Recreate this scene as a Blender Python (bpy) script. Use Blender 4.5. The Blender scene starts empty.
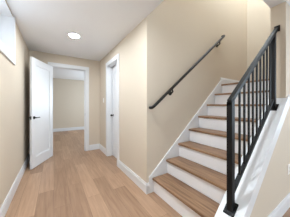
import bpy, bmesh, math
from mathutils import Vector, Matrix
S = bpy.context.scene
C = S.collection
R = math.radians

# ------------------------------------------------------------------ camera, world, light, exposure
cam_d = bpy.data.cameras.new('camera'); cam = bpy.data.objects.new('camera', cam_d); C.objects.link(cam)
cam.location = (0, 0, 1.22)
cam.rotation_euler = (R(90), 0, R(-32.5))
cam_d.sensor_width = 36; cam_d.lens = 143/290*36; cam_d.shift_y = -3.5/290
cam_d.clip_start = 0.02; cam_d.clip_end = 200
S.camera = cam
S.view_settings.view_transform = 'Standard'; S.view_settings.look = 'None'
S.view_settings.gamma = 1; S.view_settings.use_curve_mapping = False
S.view_settings.exposure = 0.16
w = bpy.data.worlds.new('world'); S.world = w; w.use_nodes = True
wn = w.node_tree.nodes; bg = wn['Background']
sky = wn.new('ShaderNodeTexSky'); sky.sky_type = 'HOSEK_WILKIE'; sky.sun_direction = (0.3, 0.5, 0.8)
w.node_tree.links.new(sky.outputs[0], bg.inputs[0]); bg.inputs[1].default_value = 1.0

def area(name, loc, rot, sx, sy, power, col):
    d = bpy.data.lights.new(name, 'AREA'); d.shape = 'RECTANGLE'; d.size = sx; d.size_y = sy
    d.energy = power; d.color = col
    o = bpy.data.objects.new(name, d); o.location = loc; o.rotation_euler = rot; C.objects.link(o); return o
# added fill lights out of view, set at invented rear and side windows
area('rear_fill', (1.6, -3.38, 1.3), (R(90), 0, 0), 3.0, 2.0, 6, (0.71, 0.86, 1.0))
area('rear_up_fill', (1.6, -3.38, 1.0), (R(125), 0, 0), 3.0, 1.2, 36, (0.71, 0.86, 1.0))  # added fill aimed upward to brighten the ceiling
area('side_fill', (4.88, -1.2, 1.4), (R(110), 0, R(90)), 2.0, 1.6, 58, (0.71, 0.86, 1.0))  # added fill from the unseen right side
# daylight through the high basement window in the left wall
area('well_daylight', (-0.76, 1.7, 2.12), (R(90), 0, R(-90)), 1.2, 0.4, 6, (0.86, 0.93, 1.0))
# added fill panel high in the stairwell, no window up there
area('stair_fill', (3.1, 1.10, 5.0), (0, 0, 0), 1.3, 0.8, 52, (0.73, 0.87, 1.0))
# added fill light inside the far room, which has no window
area('far_room_fill', (2.42, 6.0, 1.4), (R(90), 0, R(90)), 1.4, 1.2, 55, (0.73, 0.87, 1.0))

# ------------------------------------------------------------------ materials
def lin(h):
    out = []
    for v in h:
        v = v/255; out.append(v/12.92 if v <= 0.04045 else ((v+0.055)/1.055)**2.4)
    return (*out, 1)
def mat(name, rgb, rough=0.6, metal=0.0, bump=0.0, bscale=300, spec=0.5, emit=None):
    m = bpy.data.materials.new(name); m.use_nodes = True
    n = m.node_tree.nodes; l = m.node_tree.links; b = n['Principled BSDF']
    b.inputs['Roughness'].default_value = rough; b.inputs['Metallic'].default_value = metal
    b.inputs['Specular IOR Level'].default_value = spec
    tc = n.new('ShaderNodeTexCoord'); nz = n.new('ShaderNodeTexNoise')
    nz.inputs['Scale'].default_value = 3; nz.inputs['Detail'].default_value = 3
    l.new(tc.outputs['Object'], nz.inputs['Vector'])
    mx = n.new('ShaderNodeMix'); mx.data_type = 'RGBA'
    c = lin(rgb); mx.inputs[6].default_value = tuple(x*0.985 for x in c[:3])+(1,); mx.inputs[7].default_value = tuple(min(1, x*1.015) for x in c[:3])+(1,)
    l.new(nz.outputs['Fac'], mx.inputs[0]); l.new(mx.outputs[2], b.inputs['Base Color'])
    if bump:
        n2 = n.new('ShaderNodeTexNoise'); n2.inputs['Scale'].default_value = bscale
        l.new(tc.outputs['Object'], n2.inputs['Vector'])
        bp = n.new('ShaderNodeBump'); bp.inputs['Strength'].default_value = bump; bp.inputs['Distance'].default_value = 0.001
        l.new(n2.outputs['Fac'], bp.inputs['Height']); l.new(bp.outputs[0], b.inputs['Normal'])
    if emit:
        b.inputs['Emission Color'].default_value = (0.83, 0.92, 1.0, 1); b.inputs['Emission Strength'].default_value = emit
    return m
def plank_mat(name, ca, cb, width, length, rough, gap, swap=True, grain=0.35):
    m = bpy.data.materials.new(name); m.use_nodes = True
    n = m.node_tree.nodes; l = m.node_tree.links; b = n['Principled BSDF']
    b.inputs['Roughness'].default_value = rough
    tc = n.new('ShaderNodeTexCoord'); sp = n.new('ShaderNodeSeparateXYZ'); cm = n.new('ShaderNodeCombineXYZ')
    l.new(tc.outputs['Object'], sp.inputs[0])
    l.new(sp.outputs['Y'], cm.inputs['X']); l.new(sp.outputs['X'], cm.inputs['Y'])
    br = n.new('ShaderNodeTexBrick'); br.offset = 0.37; br.offset_frequency = 2
    br.inputs['Scale'].default_value = 1; br.inputs['Brick Width'].default_value = length
    br.inputs['Row Height'].default_value = width; br.inputs['Mortar Size'].default_value = gap
    br.inputs['Mortar Smooth'].default_value = 0.3
    br.inputs['Color1'].default_value = (0, 0, 0, 1); br.inputs['Color2'].default_value = (1, 1, 1, 1)
    br.inputs['Mortar'].default_value = (0.5, 0.5, 0.5, 1)
    l.new(cm.outputs[0], br.inputs['Vector'])
    mp = n.new('ShaderNodeMapping'); mp.inputs['Scale'].default_value = (1.2, 16, 1)
    l.new(cm.outputs[0], mp.inputs[0])
    ad = n.new('ShaderNodeVectorMath'); ad.operation = 'ADD'
    sc = n.new('ShaderNodeVectorMath'); sc.operation = 'SCALE'; sc.inputs['Scale'].default_value = 7
    l.new(br.outputs['Color'], sc.inputs[0]); l.new(mp.outputs[0], ad.inputs[0]); l.new(sc.outputs[0], ad.inputs[1])
    nz = n.new('ShaderNodeTexNoise'); nz.inputs['Scale'].default_value = 2.2; nz.inputs['Detail'].default_value = 6; nz.inputs['Distortion'].default_value = 0.6
    l.new(ad.outputs[0], nz.inputs['Vector'])
    # per-plank tone plus grain
    f1 = n.new('ShaderNodeMath'); f1.operation = 'MULTIPLY'; f1.inputs[1].default_value = 1-grain
    l.new(br.outputs['Color'], f1.inputs[0])
    mr = n.new('ShaderNodeMapRange'); mr.inputs[1].default_value = 0.3; mr.inputs[2].default_value = 0.7; mr.inputs[4].default_value = grain
    l.new(nz.outputs['Fac'], mr.inputs[0])
    f2 = n.new('ShaderNodeMath'); f2.operation = 'ADD'; l.new(f1.outputs[0], f2.inputs[0]); l.new(mr.outputs[0], f2.inputs[1])
    mx = n.new('ShaderNodeMix'); mx.data_type = 'RGBA'; mx.inputs[6].default_value = lin(ca); mx.inputs[7].default_value = lin(cb)
    l.new(f2.outputs[0], mx.inputs[0])
    m2 = n.new('ShaderNodeMix'); m2.data_type = 'RGBA'; l.new(mx.outputs[2], m2.inputs[6])
    m2.inputs[7].default_value = tuple(x*0.55 for x in lin(ca)[:3])+(1,)
    l.new(br.outputs['Fac'], m2.inputs[0]); l.new(m2.outputs[2], b.inputs['Base Color'])
    return m
WALL = mat('beige_wall_paint', (213, 200, 182), 0.85, bump=0.15)
CEIL = mat('ceiling_paint', (238, 239, 241), 0.9, bump=0.1)
TRIM = mat('white_trim_paint', (228, 229, 231), 0.4)
BLACK = mat('black_metal', (12, 12, 13), 0.5, 0.0, spec=0.25, bump=0.1)
BRONZE = mat('dark_bronze', (28, 23, 20), 0.45, 0.0, spec=0.35)
STEEL = mat('satin_steel', (150, 148, 145), 0.35, 0.9)
PLATE = mat('switch_plate_plastic', (240, 238, 232), 0.4)
SLOT = mat('socket_slot', (60, 58, 55), 0.6)
RISER = mat('white_riser_paint_brightened', (246, 246, 249), 0.4)  # whiter than the trim, making up for weak light on the risers
LAMP_FILL = mat('fill_lamp_diffuser', (255, 255, 255), 0.5, emit=400)  # for the added hall light out of view
LAMP_STAIR_FILL = mat('fill_lamp_diffuser_stairwell', (255, 255, 255), 0.5, emit=260)  # for the added fixture above the stairs
LAMP = mat('lamp_diffuser', (255, 255, 255), 0.5, emit=290)
FLOOR = plank_mat('oak_plank_floor', (138, 106, 82), (191, 156, 127), 0.18, 1.22, 0.42, 0.0012, grain=0.42)
TREAD = plank_mat('oak_tread', (100, 70, 47), (178, 141, 109), 0.6, 3.0, 0.45, 0.0, grain=0.65)
RUBBER = mat('dark_rubber', (60, 60, 62), 0.7)
GLASS = bpy.data.materials.new('window_glass'); GLASS.use_nodes = True
gb = GLASS.node_tree.nodes['Principled BSDF']; gb.inputs['Transmission Weight'].default_value = 1; gb.inputs['Roughness'].default_value = 0.02; gb.inputs['IOR'].default_value = 1.02

# ------------------------------------------------------------------ mesh helpers
def box(bm, x0, x1, y0, y1, z0, z1, bev=0.0):
    r = bmesh.ops.create_cube(bm, size=1)
    M = Matrix.Translation(((x0+x1)/2, (y0+y1)/2, (z0+z1)/2)) @ Matrix.Diagonal((abs(x1-x0), abs(y1-y0), abs(z1-z0), 1))
    bmesh.ops.transform(bm, matrix=M, verts=r['verts'])
    if bev:
        es = list({e for v in r['verts'] for e in v.link_edges})
        bmesh.ops.bevel(bm, geom=es, offset=bev, segments=2, affect='EDGES', profile=0.6)
def prism_xz(bm, pts, y0, y1):
    """polygon given as (x, z) extruded from y0 to y1"""
    a = [bm.verts.new((x, y0, z)) for x, z in pts]; b = [bm.verts.new((x, y1, z)) for x, z in pts]
    n = len(pts); bm.faces.new(a); bm.faces.new(b[::-1])
    for i in range(n): bm.faces.new((a[i], b[i], b[(i+1) % n], a[(i+1) % n]))
def prism_gen(bm, prof, p0, p1, up, out):
    """profile (out, up) swept from p0 to p1"""
    p0, p1, up, out = map(Vector, (p0, p1, up, out))
    a = [bm.verts.new(p0+out*o+up*u) for o, u in prof]; b = [bm.verts.new(p1+out*o+up*u) for o, u in prof]
    n = len(prof); bm.faces.new(a); bm.faces.new(b[::-1])
    for i in range(n): bm.faces.new((a[i], b[i], b[(i+1) % n], a[(i+1) % n]))
def tube(bm, pts, r, seg=14):
    pts = [Vector(p) for p in pts]; rings = []
    for i, p in enumerate(pts):
        d = (pts[min(i+1, len(pts)-1)] - pts[max(i-1, 0)]).normalized()
        ref = Vector((0, 0, 1)) if abs(d.z) < 0.9 else Vector((0, 1, 0))
        u = d.cross(ref).normalized(); v = u.cross(d)
        rings.append([bm.verts.new(p + (u*math.cos(2*math.pi*k/seg)+v*math.sin(2*math.pi*k/seg))*r) for k in range(seg)])
    for a, b in zip(rings, rings[1:]):
        for k in range(seg): bm.faces.new((a[k], a[(k+1) % seg], b[(k+1) % seg], b[k]))
    bm.faces.new(rings[0][::-1]); bm.faces.new(rings[-1])
def disc(bm, c, axis, r, h, seg=28, r2=None):
    axis = Vector(axis).normalized()
    rr = bmesh.ops.create_cone(bm, cap_ends=True, segments=seg, radius1=r, radius2=r if r2 is None else r2, depth=h)
    q = Vector((0, 0, 1)).rotation_difference(axis).to_matrix().to_4x4()
    bmesh.ops.transform(bm, matrix=Matrix.Translation(Vector(c)+axis*h/2) @ q, verts=rr['verts'])
def obj(name, bm, m, parent=None, label=None, smooth=False):
    bmesh.ops.recalc_face_normals(bm, faces=bm.faces)
    me = bpy.data.meshes.new(name); bm.to_mesh(me); bm.free(); me.materials.append(m)
    if smooth:
        for p in me.polygons: p.use_smooth = True
        me.set_sharp_from_angle(angle=R(40))
    o = bpy.data.objects.new(name, me); C.objects.link(o)
    if parent: o.parent = parent
    if label: o['label'] = label
    return o
def struct(name, bm, m, label=None, parent=None):
    o = obj(name, bm, m, parent, label)
    if not parent: o['kind'] = 'structure'
    return o
def thing(name, label, cat, loc=(0, 0, 0), rz=0, group=None):
    o = bpy.data.objects.new(name, None); C.objects.link(o); o.empty_display_size = 0.1
    o.location = loc; o.rotation_euler = (0, 0, rz); o['label'] = label; o['category'] = cat
    if group: o['group'] = group
    return o
def bmn(): return bmesh.new()
def boxes(*bs, bev=0.0):
    bm = bmn()
    for b in bs: box(bm, *b, bev=bev)
    return bm

# ------------------------------------------------------------------ dimensions (metres)
H = 2.44; XL = -0.47; XR = 1.08; YB = 4.05; YS = 1.65      # hall; YS = stair side wall
XE = 4.08; KY0, KY1 = 0.528, 0.67                            # landing end wall, knee wall thickness
TOP = 5.2; XN = 2.30                                        # start of the full-height stub wall
RISE, RUN, X1 = 0.2055, 0.2475, 1.158                        # stairs: nosing of first tread at X1
PITCH = RISE/RUN

# ------------------------------------------------------------------ shell
struct('floor', boxes((-0.82, 5.1, -3.45, YB+0.06, -0.12, 0), (-1.6, 2.6, YB+0.06, 7.82, -0.12, 0)), FLOOR, 'light brown oak plank floor running down the hall')
ceil_bm = boxes((XL, XR, -3.45, YB, H, H+0.3), (XR, 5.1, -3.45, KY0, H, H+0.3), (XR, XN, KY0, KY1, H, H+0.02))
struct('ceiling', ceil_bm, CEIL, 'smooth white ceiling over the hall')
struct('ceiling_stairwell', boxes((XR-0.1, XE+0.1, KY0, YS+0.12, TOP, TOP+0.1)), CEIL)
struct('ceiling_far_room', boxes((-1.6, 2.6, YB+0.12, 7.82, H, H+0.3)), CEIL)
WY0, WY1, WZ0 = 0.9, 2.62, 1.86                            # recess of the high window
struct('wall_left', boxes((XL-0.35, XL, -3.45, WY0, 0, H+0.3), (XL-0.35, XL, WY1, YB+0.12, 0, H+0.3),
       (XL-0.35, XL, WY0, WY1, 0, WZ0), (XL-0.35, XL, WY0, WY1, H-0.02, H+0.3)), WALL, 'beige left wall of the hall')
DX0, DX1, DH = -0.03, 0.70, 2.135
struct('wall_back', boxes((XL, DX0-0.02, YB, YB+0.12, 0, H+0.3), (DX1+0.02, XR, YB, YB+0.12, 0, H+0.3),
       (DX0-0.02, DX1+0.02, YB, YB+0.12, DH+0.02, H+0.3), (-1.6, XL-0.35, YB, YB+0.12, 0, H+.3), (XR+.12, 2.6, YB, YB+0.12, 0, H+.3)), WALL, 'beige wall at the end of the hall')
RY0, RY1 = 2.72, 3.345
struct('wall_right', boxes((XR, XR+0.12, YS+0.12, RY0-0.02, 0, H+0.3), (XR, XR+0.12, RY1+0.02, YB+0.12, 0, H+0.3),
       (XR, XR+0.12, RY0-0.02, RY1+0.02, DH+0.02, H+0.3)), WALL, 'beige right wall of the hall')
struct('wall_stair', boxes((XR, XE+0.12, YS, YS+0.12, 0, TOP)), WALL, 'tall beige wall carrying the handrail')
struct('wall_landing', boxes((XE, XE+0.12, KY0, YS, 0, TOP)), WALL, 'tall beige end wall above the landing')
struct('wall_stub', boxes((XN, XE, KY0, KY1, 0, TOP)), WALL, 'beige wall end where the railing stops')
struct('wall_entry', boxes((XE+.12, 5.1, KY0, KY1, 0, H+0.3)), WALL)
struct('wall_upper', boxes((XR-0.1, XR, KY0, KY1, H+.3, TOP), (XR, XN, KY0, KY1, H+.02, TOP), (XR-0.1, XR, KY1, YS+0.12, H+0.3, TOP)), WALL)
struct('wall_front', boxes((XL, 0.1, -3.57, -3.45, 0, H+0.3), (3.1, 5.1, -3.57, -3.45, 0, H+0.3),
       (0.1, 3.1, -3.57, -3.45, 2.3, H+0.3), (0.1, 3.1, -3.57, -3.45, 0, 0.3)), WALL)
struct('wall_side', boxes((5.0, 5.12, -3.45, -2.2, 0, H+.3), (5.0, 5.12, -0.2, KY0, 0, H+.3), (5.0, 5.12, -2.2, -0.2, 0, 0.6), (5.0, 5.12, -2.2, -0.2, 2.2, H+.3)), WALL)
struct('wall_far_room', boxes((-1.6, 2.6, 7.70, 7.82, 0, H+.3), (-1.6, -1.48, YB+.12, 7.7, 0, H+.3), (2.48, 2.6, YB+.12, 7.7, 0, H+.3)), WALL, 'beige walls of the empty room beyond the doorway')
# solid ground behind the closed door
struct('wall_closet', boxes((XR+0.9, XR+1.0, YS+.12, YB, 0, H), ), WALL)

# knee wall below the railing
def capz(x): return 0.335 + 0.85*(x-1.19)
KX0 = 1.02
bm = bmn(); prism_xz(bm, [(KX0, 0), (XN, 0), (XN, capz(XN)), (KX0, capz(KX0))], KY0, KY1)
struct('wall_knee', bm, WALL, 'low sloping beige wall under the black railing')

# ------------------------------------------------------------------ baseboards
BB = [(0, 0), (0.016, 0), (0.016, 0.112), (0.011, 0.125), (0.008, 0.145), (0, 0.145)]
def base(name, segs, label=None):
    bm = bmn()
    for p0, p1, out in segs: prism_gen(bm, BB, p0, p1, (0, 0, 1), out)
    return struct(name, bm, TRIM, label)
base('baseboard_left', [((XL, -3.45, 0), (XL, YB, 0), (1, 0, 0))])
base('baseboard_back', [((XL, YB, 0), (DX0-.10, YB, 0), (0, -1, 0)), ((DX1+0.10, YB, 0), (XR, YB, 0), (0, -1, 0))])
base('baseboard_right', [((XR, YS-0.016, 0), (XR, RY0-0.09, 0), (-1, 0, 0)), ((XR, RY1+0.09, 0), (XR, YB, 0), (-1, 0, 0))])
base('baseboard_stair', [((XR-0.006, YS, 0), (1.20, YS, 0), (0, -1, 0))])
base('baseboard_knee', [((KX0, KY0, 0), (5.0, KY0, 0), (0, -1, 0))])
base('baseboard_far_room', [((-1.48, 7.7, 0), (2.48, 7.7, 0), (0, -1, 0)), ((2.48, YB+.12, 0), (2.48, 7.7, 0), (-1, 0, 0))])
LZ = 8*RISE                                                 # landing height
base('baseboard_landing', [((X1+7*RUN, YS, LZ), (XE, YS, LZ), (0, -1, 0)), ((XE, KY1, LZ), (XE, YS, LZ), (-1, 0, 0)), ((XN, KY1, LZ), (XE, KY1, LZ), (0, 1, 0))])

# ------------------------------------------------------------------ doorways (casings and jambs)
CW = 0.088
def cas_prof(w): return w
bm = bmn()
for x0, x1 in ((DX0-0.005-CW, DX0-0.005), (DX1+0.005, DX1+0.005+CW)): box(bm, x0, x1, YB-0.02, YB, 0, DH+0.005, bev=0.004)
box(bm, DX0-0.005-CW, DX1+0.005+CW, YB-0.022, YB, DH+0.005, DH+0.005+CW, bev=0.004)
for x0, x1 in ((DX0-0.02, DX0), (DX1, DX1+0.02)): box(bm, x0, x1, YB, YB+0.12, 0, DH+0.02)
box(bm, DX0, DX1, YB, YB+0.12, DH, DH+0.02)
for x0, x1 in ((DX0, DX0+0.012), (DX1-0.012, DX1)): box(bm, x0, x1, YB+0.045, YB+0.08, 0, DH)
box(bm, DX0+.012, DX1-.012, YB+0.045, YB+0.08, DH-0.012, DH)
tr1 = struct('trim_1', bm, TRIM, 'white casing around the open doorway at the end of the hall')
obj('strike_plate', boxes((DX1-0.0025, DX1-0.0002, YB+0.008, YB+0.036, 0.94, 1.0)), STEEL, tr1)
bm = bmn()
for y0, y1 in ((RY0-0.005-CW, RY0-0.005), (RY1+0.005, RY1+0.005+CW)): box(bm, XR-0.02, XR, y0, y1, 0, DH+0.005, bev=0.004)
box(bm, XR-0.022, XR, RY0-0.005-CW, RY1+0.005+CW, DH+0.005, DH+0.005+CW, bev=0.004)
for y0, y1 in ((RY0-0.02, RY0), (RY1, RY1+0.02)): box(bm, XR, XR+0.12, y0, y1, 0, DH+0.02)
box(bm, XR, XR+0.12, RY0, RY1, DH, DH+0.02)
for y0, y1 in ((RY0, RY0+0.012), (RY1-0.012, RY1)): box(bm, XR+0.045, XR+0.078, y0, y1, 0, DH)
struct('trim_2', bm, TRIM, 'white casing around the closed door on the right wall')

# ------------------------------------------------------------------ doors
def door_leaf(name, W, HH, label, panels):
    T = 0.035; bm = bmn(); st = 0.115
    box(bm, 0, st, -T, 0, 0, HH, 0.002); box(bm, W-st, W, -T, 0, 0, HH, 0.002)
    zs = [0.0]
    box(bm, st, W-st, -T, 0, 0, 0.2, 0.002); box(bm, st, W-st, -T, 0, HH-0.125, HH, 0.002)
    root = obj(name, bm, TRIM, None, label)
    root['kind'] = 'structure'
    p = bmn(); x0, x1, z0, z1 = st-0.003, W-st+0.003, 0.197, HH-0.122
    box(p, x0, x1, -T+0.011, -0.011, z0, z1)
    # thin ogee sticking round the panel on both faces
    for s in (-1, 1):
        yc = 0 if s > 0 else -T
        a, b = (yc-0.011, yc-0.004) if s > 0 else (yc+0.004, yc+0.011)
        box(p, x0, x0+0.016, a, b, z0, z1); box(p, x1-0.016, x1, a, b, z0, z1)
        box(p, x0+.016, x1-.016, a, b, z0, z0+0.016); box(p, x0+.016, x1-.016, a, b, z1-0.016, z1)
    obj('door_panel', p, TRIM, root)
    return root
def lever(root, x, z, side, T=0.035):
    y = 0 if side > 0 else -T
    s = side
    bm = bmn(); disc(bm, (x, y, z), (0, s, 0), 0.029, 0.009); disc(bm, (x, y+s*0.009, z), (0, s, 0), 0.011, 0.036, 20)
    tube(bm, [(x+0.008, y+s*0.043, z), (x-0.03, y+s*0.045, z), (x-0.075, y+s*0.044, z), (x-0.115, y+s*0.038, z-0.002)], 0.0085)
    return obj('lever_handle', bm, BLACK, root, 'black lever handle', True)
d1 = door_leaf('door_1', 0.725, 2.115, 'white one-panel door standing open against the left wall', 1)
d1.location = (DX0+0.003, YB-0.006, 0.012); d1.rotation_euler = (0, 0, R(-116.3))
lever(d1, 0.665, 0.965, 1); lever(d1, 0.665, 0.965, -1)
obj('latch_plate', boxes((0.7249, 0.7265, -0.029, -0.006, 0.935, 0.995)), BLACK, d1)
for z in (0.22, 1.05, 1.88):
    bm = bmn(); tube(bm, [(-0.004, -0.0395, z-0.045), (-0.004, -0.0395, z+0.045)], 0.0045, 10)
    obj('hinge', bm, STEEL, d1, None, True)
d2 = door_leaf('door_2', RY1-RY0-0.006, 2.115, 'closed white door in the right wall of the hall', 1)
d2.location = (XR+0.078+0.035, RY0+0.003, 0.012); d2.rotation_euler = (0, 0, R(90))
W2 = RY1-RY0-0.006
bm = bmn()
# local +y points to -X (into the hall)
disc(bm, (W2-0.065, 0, 0.965), (0, 1, 0), 0.027, 0.008)
disc(bm, (W2-0.065, 0.008, 0.965), (0, 1, 0), 0.010, 0.026, 20)
r = bmesh.ops.create_uvsphere(bm, u_segments=20, v_segments=12, radius=0.024)
bmesh.ops.transform(bm, matrix=Matrix.Translation((W2-0.065, 0.048, 0.965)), verts=r['verts'])
obj('door_knob', bm, BLACK, d2, 'round black knob', True)

# ------------------------------------------------------------------ high basement window in the left wall
XWI = XL-0.30
bm = bmn()
box(bm, XL-0.35, XL, WY0, WY1, WZ0, WZ0+0.012)                       # sill board
box(bm, XL-0.35, XL, WY1-0.012, WY1, WZ0+0.012, H-0.02)               # far reveal
box(bm, XL-0.35, XL, WY0, WY0+0.012, WZ0+0.012, H-0.02)
box(bm, XL-0.35, XL, WY0+0.012, WY1-0.012, H-0.032, H-0.02)
box(bm, XL, XL+0.018, WY0-0.09, WY1+0.04, WZ0-0.085, WZ0+0.012, bev=0.004)   # apron casing
box(bm, XL, XL+0.018, WY1-0.012, WY1+0.04, WZ0+0.012, H, bev=0.004)
box(bm, XL, XL+0.018, WY0-0.09, WY0+0.012, WZ0+0.012, H, bev=0.004)
struct('trim_3', bm, TRIM, 'white lining and casing of the high window')
bm = bmn()
for a in ((WY0+.012, WY0+.06), (WY1-.06, WY1-.012), ((WY0+WY1)/2-.02, (WY0+WY1)/2+.02)): box(bm, XL-0.34, XL-0.30, a[0], a[1], WZ0+.012, H-.032)
box(bm, XL-0.34, XL-0.30, WY0+.06, WY1-.06, WZ0+.012, WZ0+.055); box(bm, XL-0.34, XL-0.30, WY0+.06, WY1-.06, H-.075, H-.032)
w1 = struct('window_1', bm, TRIM, 'high basement window at the top of the left wall')
obj('pane', boxes((XL-.324, XL-.318, WY0+.05, WY1-.05, WZ0+.05, H-.07)), GLASS, w1)
# rear and side windows, added out of view to go with the fill lights
bm = bmn()
for x in (0.1, 1.57, 3.04): box(bm, x, x+0.06, -3.53, -3.47, 0.3, 2.3)
box(bm, 0.16, 3.04, -3.53, -3.47, 0.3, 0.36); box(bm, 0.16, 3.04, -3.53, -3.47, 2.24, 2.3)
w2 = struct('fill_window_rear', bm, TRIM)
obj('pane', boxes((0.14, 3.06, -3.503, -3.497, 0.34, 2.26)), GLASS, w2)
bm = bmn()
for y in (-2.2, -1.23, -0.26): box(bm, 5.03, 5.09, y, y+0.06, 0.6, 2.2)
box(bm, 5.03, 5.09, -2.14, -.26, 0.6, 0.66); box(bm, 5.03, 5.09, -2.14, -.26, 2.14, 2.2)
w3 = struct('fill_window_side', bm, TRIM)
obj('pane', boxes((5.057, 5.063, -2.16, -.24, .64, 2.16)), GLASS, w3)

# ------------------------------------------------------------------ staircase
st = thing('staircase', 'wooden staircase with brown oak treads and white risers climbing right', 'stairs', (X1, (KY1+YS)/2, 0))
def local(bm):
    bmesh.ops.translate(bm, vec=(-X1, -(KY1+YS)/2, 0), verts=bm.verts); return bm
YT0, YT1 = KY1+0.004, YS-0.022
for i in range(8):
    xn = X1 + i*RUN; z = (i+1)*RISE
    bm = bmn()
    if i < 7: box(bm, xn, xn+RUN+0.028, YT0, YT1, z-0.030, z, bev=0.007)
    else: box(bm, xn, XE-0.001, YT0, YS-0.001, z-0.030, z, bev=0.005)
    obj('tread' if i < 7 else 'landing', local(bm), TREAD, st)
    bm = boxes((xn+0.028, xn+0.046, YT0, YT1, z-RISE + (0.0 if i == 0 else 0.0005), z-0.031))
    obj('riser', local(bm), RISER, st)
# wall side skirt board, closed stringer against the knee wall
def skz(x): return 0.384 + 0.85*(x-1.312)
XT = X1+7*RUN
bm = bmn(); prism_xz(bm, [(1.115, 0), (1.28, 0), (XT+0.047, LZ-0.22), (XT+0.047, LZ-0.031), (XT, LZ-0.031), (XT, skz(XT)), (1.115, skz(1.115))], YS-0.020, YS)
obj('skirt_board', local(bm), TRIM, st)
bm = bmn(); prism_xz(bm, [(X1+0.05, 0), (X1+0.4, 0), (XT, LZ-0.31), (XT, LZ-0.05)], KY1, KY1+0.003)
obj('stringer', local(bm), TRIM, st)
obj('landing_frame', local(boxes((XT+0.05, XE-.002, KY1+.002, YS-.002, LZ-0.2, LZ-0.032))), TRIM, st)

# cap and side fascia of the knee wall: white
nx, nz = -math.sin(math.atan(.85)), math.cos(math.atan(.85))
bm = bmn()
prism_xz(bm, [(KX0-0.02, capz(KX0-0.02)), (XN-0.001, capz(XN-0.001)), (XN-0.001, capz(XN)+0.026), (KX0-0.02, capz(KX0-.02)+0.026)], KY0-0.02, KY1+0.018)
box(bm, KX0-0.018, KX0, KY0-0.0, KY1, 0, capz(KX0)-0.02)
XF = 2.38
prism_xz(bm, [(KX0-0.018, capz(KX0)-0.135), (XF, capz(XF)-0.135), (XF, capz(XF)-0.0), (XN, capz(XN)-0.0), (KX0-0.018, capz(KX0-.018)-0.0)], KY0-0.014, KY0-0.0)
struct('trim_4', bm, TRIM, 'white sloping cap and side board of the low stair wall')

# ------------------------------------------------------------------ black railing on the knee wall
def cz(x): return capz(x)+0.026
gx0, gx1, gy = 1.210, 2.165, 0.605
rl = thing('stair_railing', 'black metal stair railing with square balusters on the white cap', 'railing', (gx0, gy, cz(gx0)))
def rloc(bm): bmesh.ops.translate(bm, vec=(-gx0, -gy, -cz(gx0)), verts=bm.verts); return bm
def railz(x): return 1.262 + 0.82*(x-1.19)
hn = 0.0215
for gx in (gx0, gx1):
    bm = bmn(); prism_xz(bm, [(gx-hn, cz(gx-hn)+0.004), (gx+hn, cz(gx+hn)+0.004), (gx+hn, railz(gx+hn)-.02), (gx-hn, railz(gx-hn)-.02)], gy-hn, gy+hn)
    n = obj('newel_post', rloc(bm), BLACK, rl)
    bm = bmn(); k = 0.041
    prism_xz(bm, [(gx-k, cz(gx-k)), (gx+k, cz(gx+k)), (gx+k, cz(gx+k)+0.008), (gx-k, cz(gx-k)+0.008)], gy-k, gy+k)
    obj('base_plate', rloc(bm), BLACK, n)
    for sx in (-1, 1):
        for sy in (-1, 1):
            bm = bmn(); disc(bm, (gx+sx*0.030, gy+sy*0.030, cz(gx+sx*0.030)+0.006), (-0.648, 0, 0.762), 0.006, 0.006, 8)
            obj('bolt', rloc(bm), BRONZE, n)
bm = bmn()
prism_xz(bm, [(gx0-hn, railz(gx0-hn)-0.04), (XN-0.012, railz(XN)-0.04), (XN-0.012, railz(XN)), (gx0-hn, railz(gx0-hn))], gy-0.018, gy+0.018)
obj('top_rail', rloc(bm), BLACK, rl)
bm = bmn(); box(bm, XN-0.012, XN-0.0005, gy-0.027, gy+0.027, railz(XN)-0.060, railz(XN)+0.012, bev=0.003)
obj('wall_flange', rloc(bm), BLACK, rl)
bo = 0.088
def brz(x): return cz(x)+bo
bm = bmn(); prism_xz(bm, [(gx0+hn, brz(gx0+hn)), (gx1-hn, brz(gx1-hn)), (gx1-hn, brz(gx1-hn)+.032), (gx0+hn, brz(gx0+hn)+.032)], gy-0.014, gy+0.014)
obj('bottom_rail', rloc(bm), BLACK, rl)
for k in range(9):
    x = 1.358 + k*0.088; h = 0.0075
    bm = bmn(); prism_xz(bm, [(x-h, brz(x-h)+.031), (x+h, brz(x+h)+.031), (x+h, railz(x+h)-.044), (x-h, railz(x-h)-.044)], gy-h, gy+h)
    obj('baluster', rloc(bm), BLACK, rl)

# ------------------------------------------------------------------ wall handrail
hy = YS-0.075
a0 = Vector((1.125, hy, 1.185)); a1 = Vector((2.915, hy, 2.625))
hr = thing('wall_handrail', 'dark bronze handrail mounted on the beige wall beside the stairs', 'handrail', tuple(a0))
def hl(bm): bmesh.ops.translate(bm, vec=tuple(-a0), verts=bm.verts); return bm
bm = bmn(); d = (a1-a0).normalized()
tube(bm, [a0+Vector((-.002, .058, -.002)), a0+Vector((-.002, .03, -.002)), a0+Vector((0.002, .01, .001)), a0+d*0.03, a1-d*0.03, a1+Vector((-.002, .01, -.001)), a1+Vector((.002, .03, .002)), a1+Vector((.002, .058, .002))], 0.021, 16)
obj('rail', hl(bm), BRONZE, hr, None, True)
for t in (0.2, 0.9):
    p = a0.lerp(a1, t); q = p+Vector((0.02, 0, -0.072))
    bm = bmn(); disc(bm, (q.x, YS-0.0005, q.z), (0, -1, 0), 0.034, 0.010)
    tube(bm, [(q.x, YS-0.006, q.z), (q.x, YS-0.045, q.z), (q.x, YS-0.068, q.z+0.018), (p.x, hy, p.z-0.018)], 0.011, 12)
    obj('bracket', hl(bm), BRONZE, hr, None, True)

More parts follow.
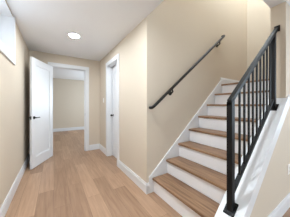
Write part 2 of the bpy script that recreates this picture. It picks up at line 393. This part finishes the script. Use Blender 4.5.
# ------------------------------------------------------------------ ceiling downlights
def downlight(x, y, z, label, group=None, lm=None):
    t = thing('ceiling_light', label, 'ceiling light', (x, y, z), 0, group)
    bm = bmn(); seg = 40
    prof = [(0.095, 0), (0.095, -0.006), (0.088, -0.010), (0.078, -0.008), (0.078, 0)]
    rings = [[bm.verts.new((r*math.cos(2*math.pi*k/seg), r*math.sin(2*math.pi*k/seg), zz)) for k in range(seg)] for r, zz in prof]
    for i in range(len(rings)):
        a, b = rings[i], rings[(i+1) % len(rings)]
        for k in range(seg): bm.faces.new((a[k], a[(k+1) % seg], b[(k+1) % seg], b[k]))
    obj('trim_ring', bm, PLATE, t, None, True)
    bm = bmn(); disc(bm, (0, 0, -0.0075), (0, 0, 1), 0.0778, 0.0072, 40); obj('diffuser', bm, lm or LAMP, t)
downlight(0.30, 2.78, H, 'round lit recessed light in the hall ceiling')
for x, y in ((0.3, 1.35), (0.3, -1.0), (2.9, -1.2)):  # extra fixtures added out of view to brighten the space
    downlight(x, y, H, 'added round recessed light in the ceiling out of view', 'added recessed lights out of view', LAMP_FILL if y > 0 else None)

downlight(1.75, 1.25, TOP, 'added round recessed light high above the stairs', None, LAMP_STAIR_FILL)  # unseen fixture added to light the stairwell

# ------------------------------------------------------------------ switch and outlet
t = thing('light_switch', 'white rocker light switch on the right wall near the doorway', 'light switch', (XR, 3.67, 1.34))
obj('cover_plate', boxes((-0.006, -0.0003, -0.036, 0.036, -0.058, 0.058), bev=0.002), PLATE, t)
obj('rocker', boxes((-0.010, -0.006, -0.016, 0.016, -0.033, 0.033), bev=0.0015), PLATE, t)
t = thing('wall_outlet', 'white wall outlet low on the beige wall below the stairs', 'outlet', (2.40, KY0, 0.44))
obj('cover_plate', boxes((-0.036, 0.036, -0.006, -0.0003, -0.058, 0.058), bev=0.002), PLATE, t)
for z in (-0.021, 0.021):
    s = obj('socket', boxes((-0.017, 0.017, -0.008, -0.006, z-0.015, z+0.015), bev=0.0008), PLATE, t)
    obj('slot', boxes((-0.008, -0.006, -0.0084, -0.0079, z-0.005, z+0.005), (0.006, 0.008, -0.0084, -0.0079, z-0.005, z+0.005)), SLOT, s)
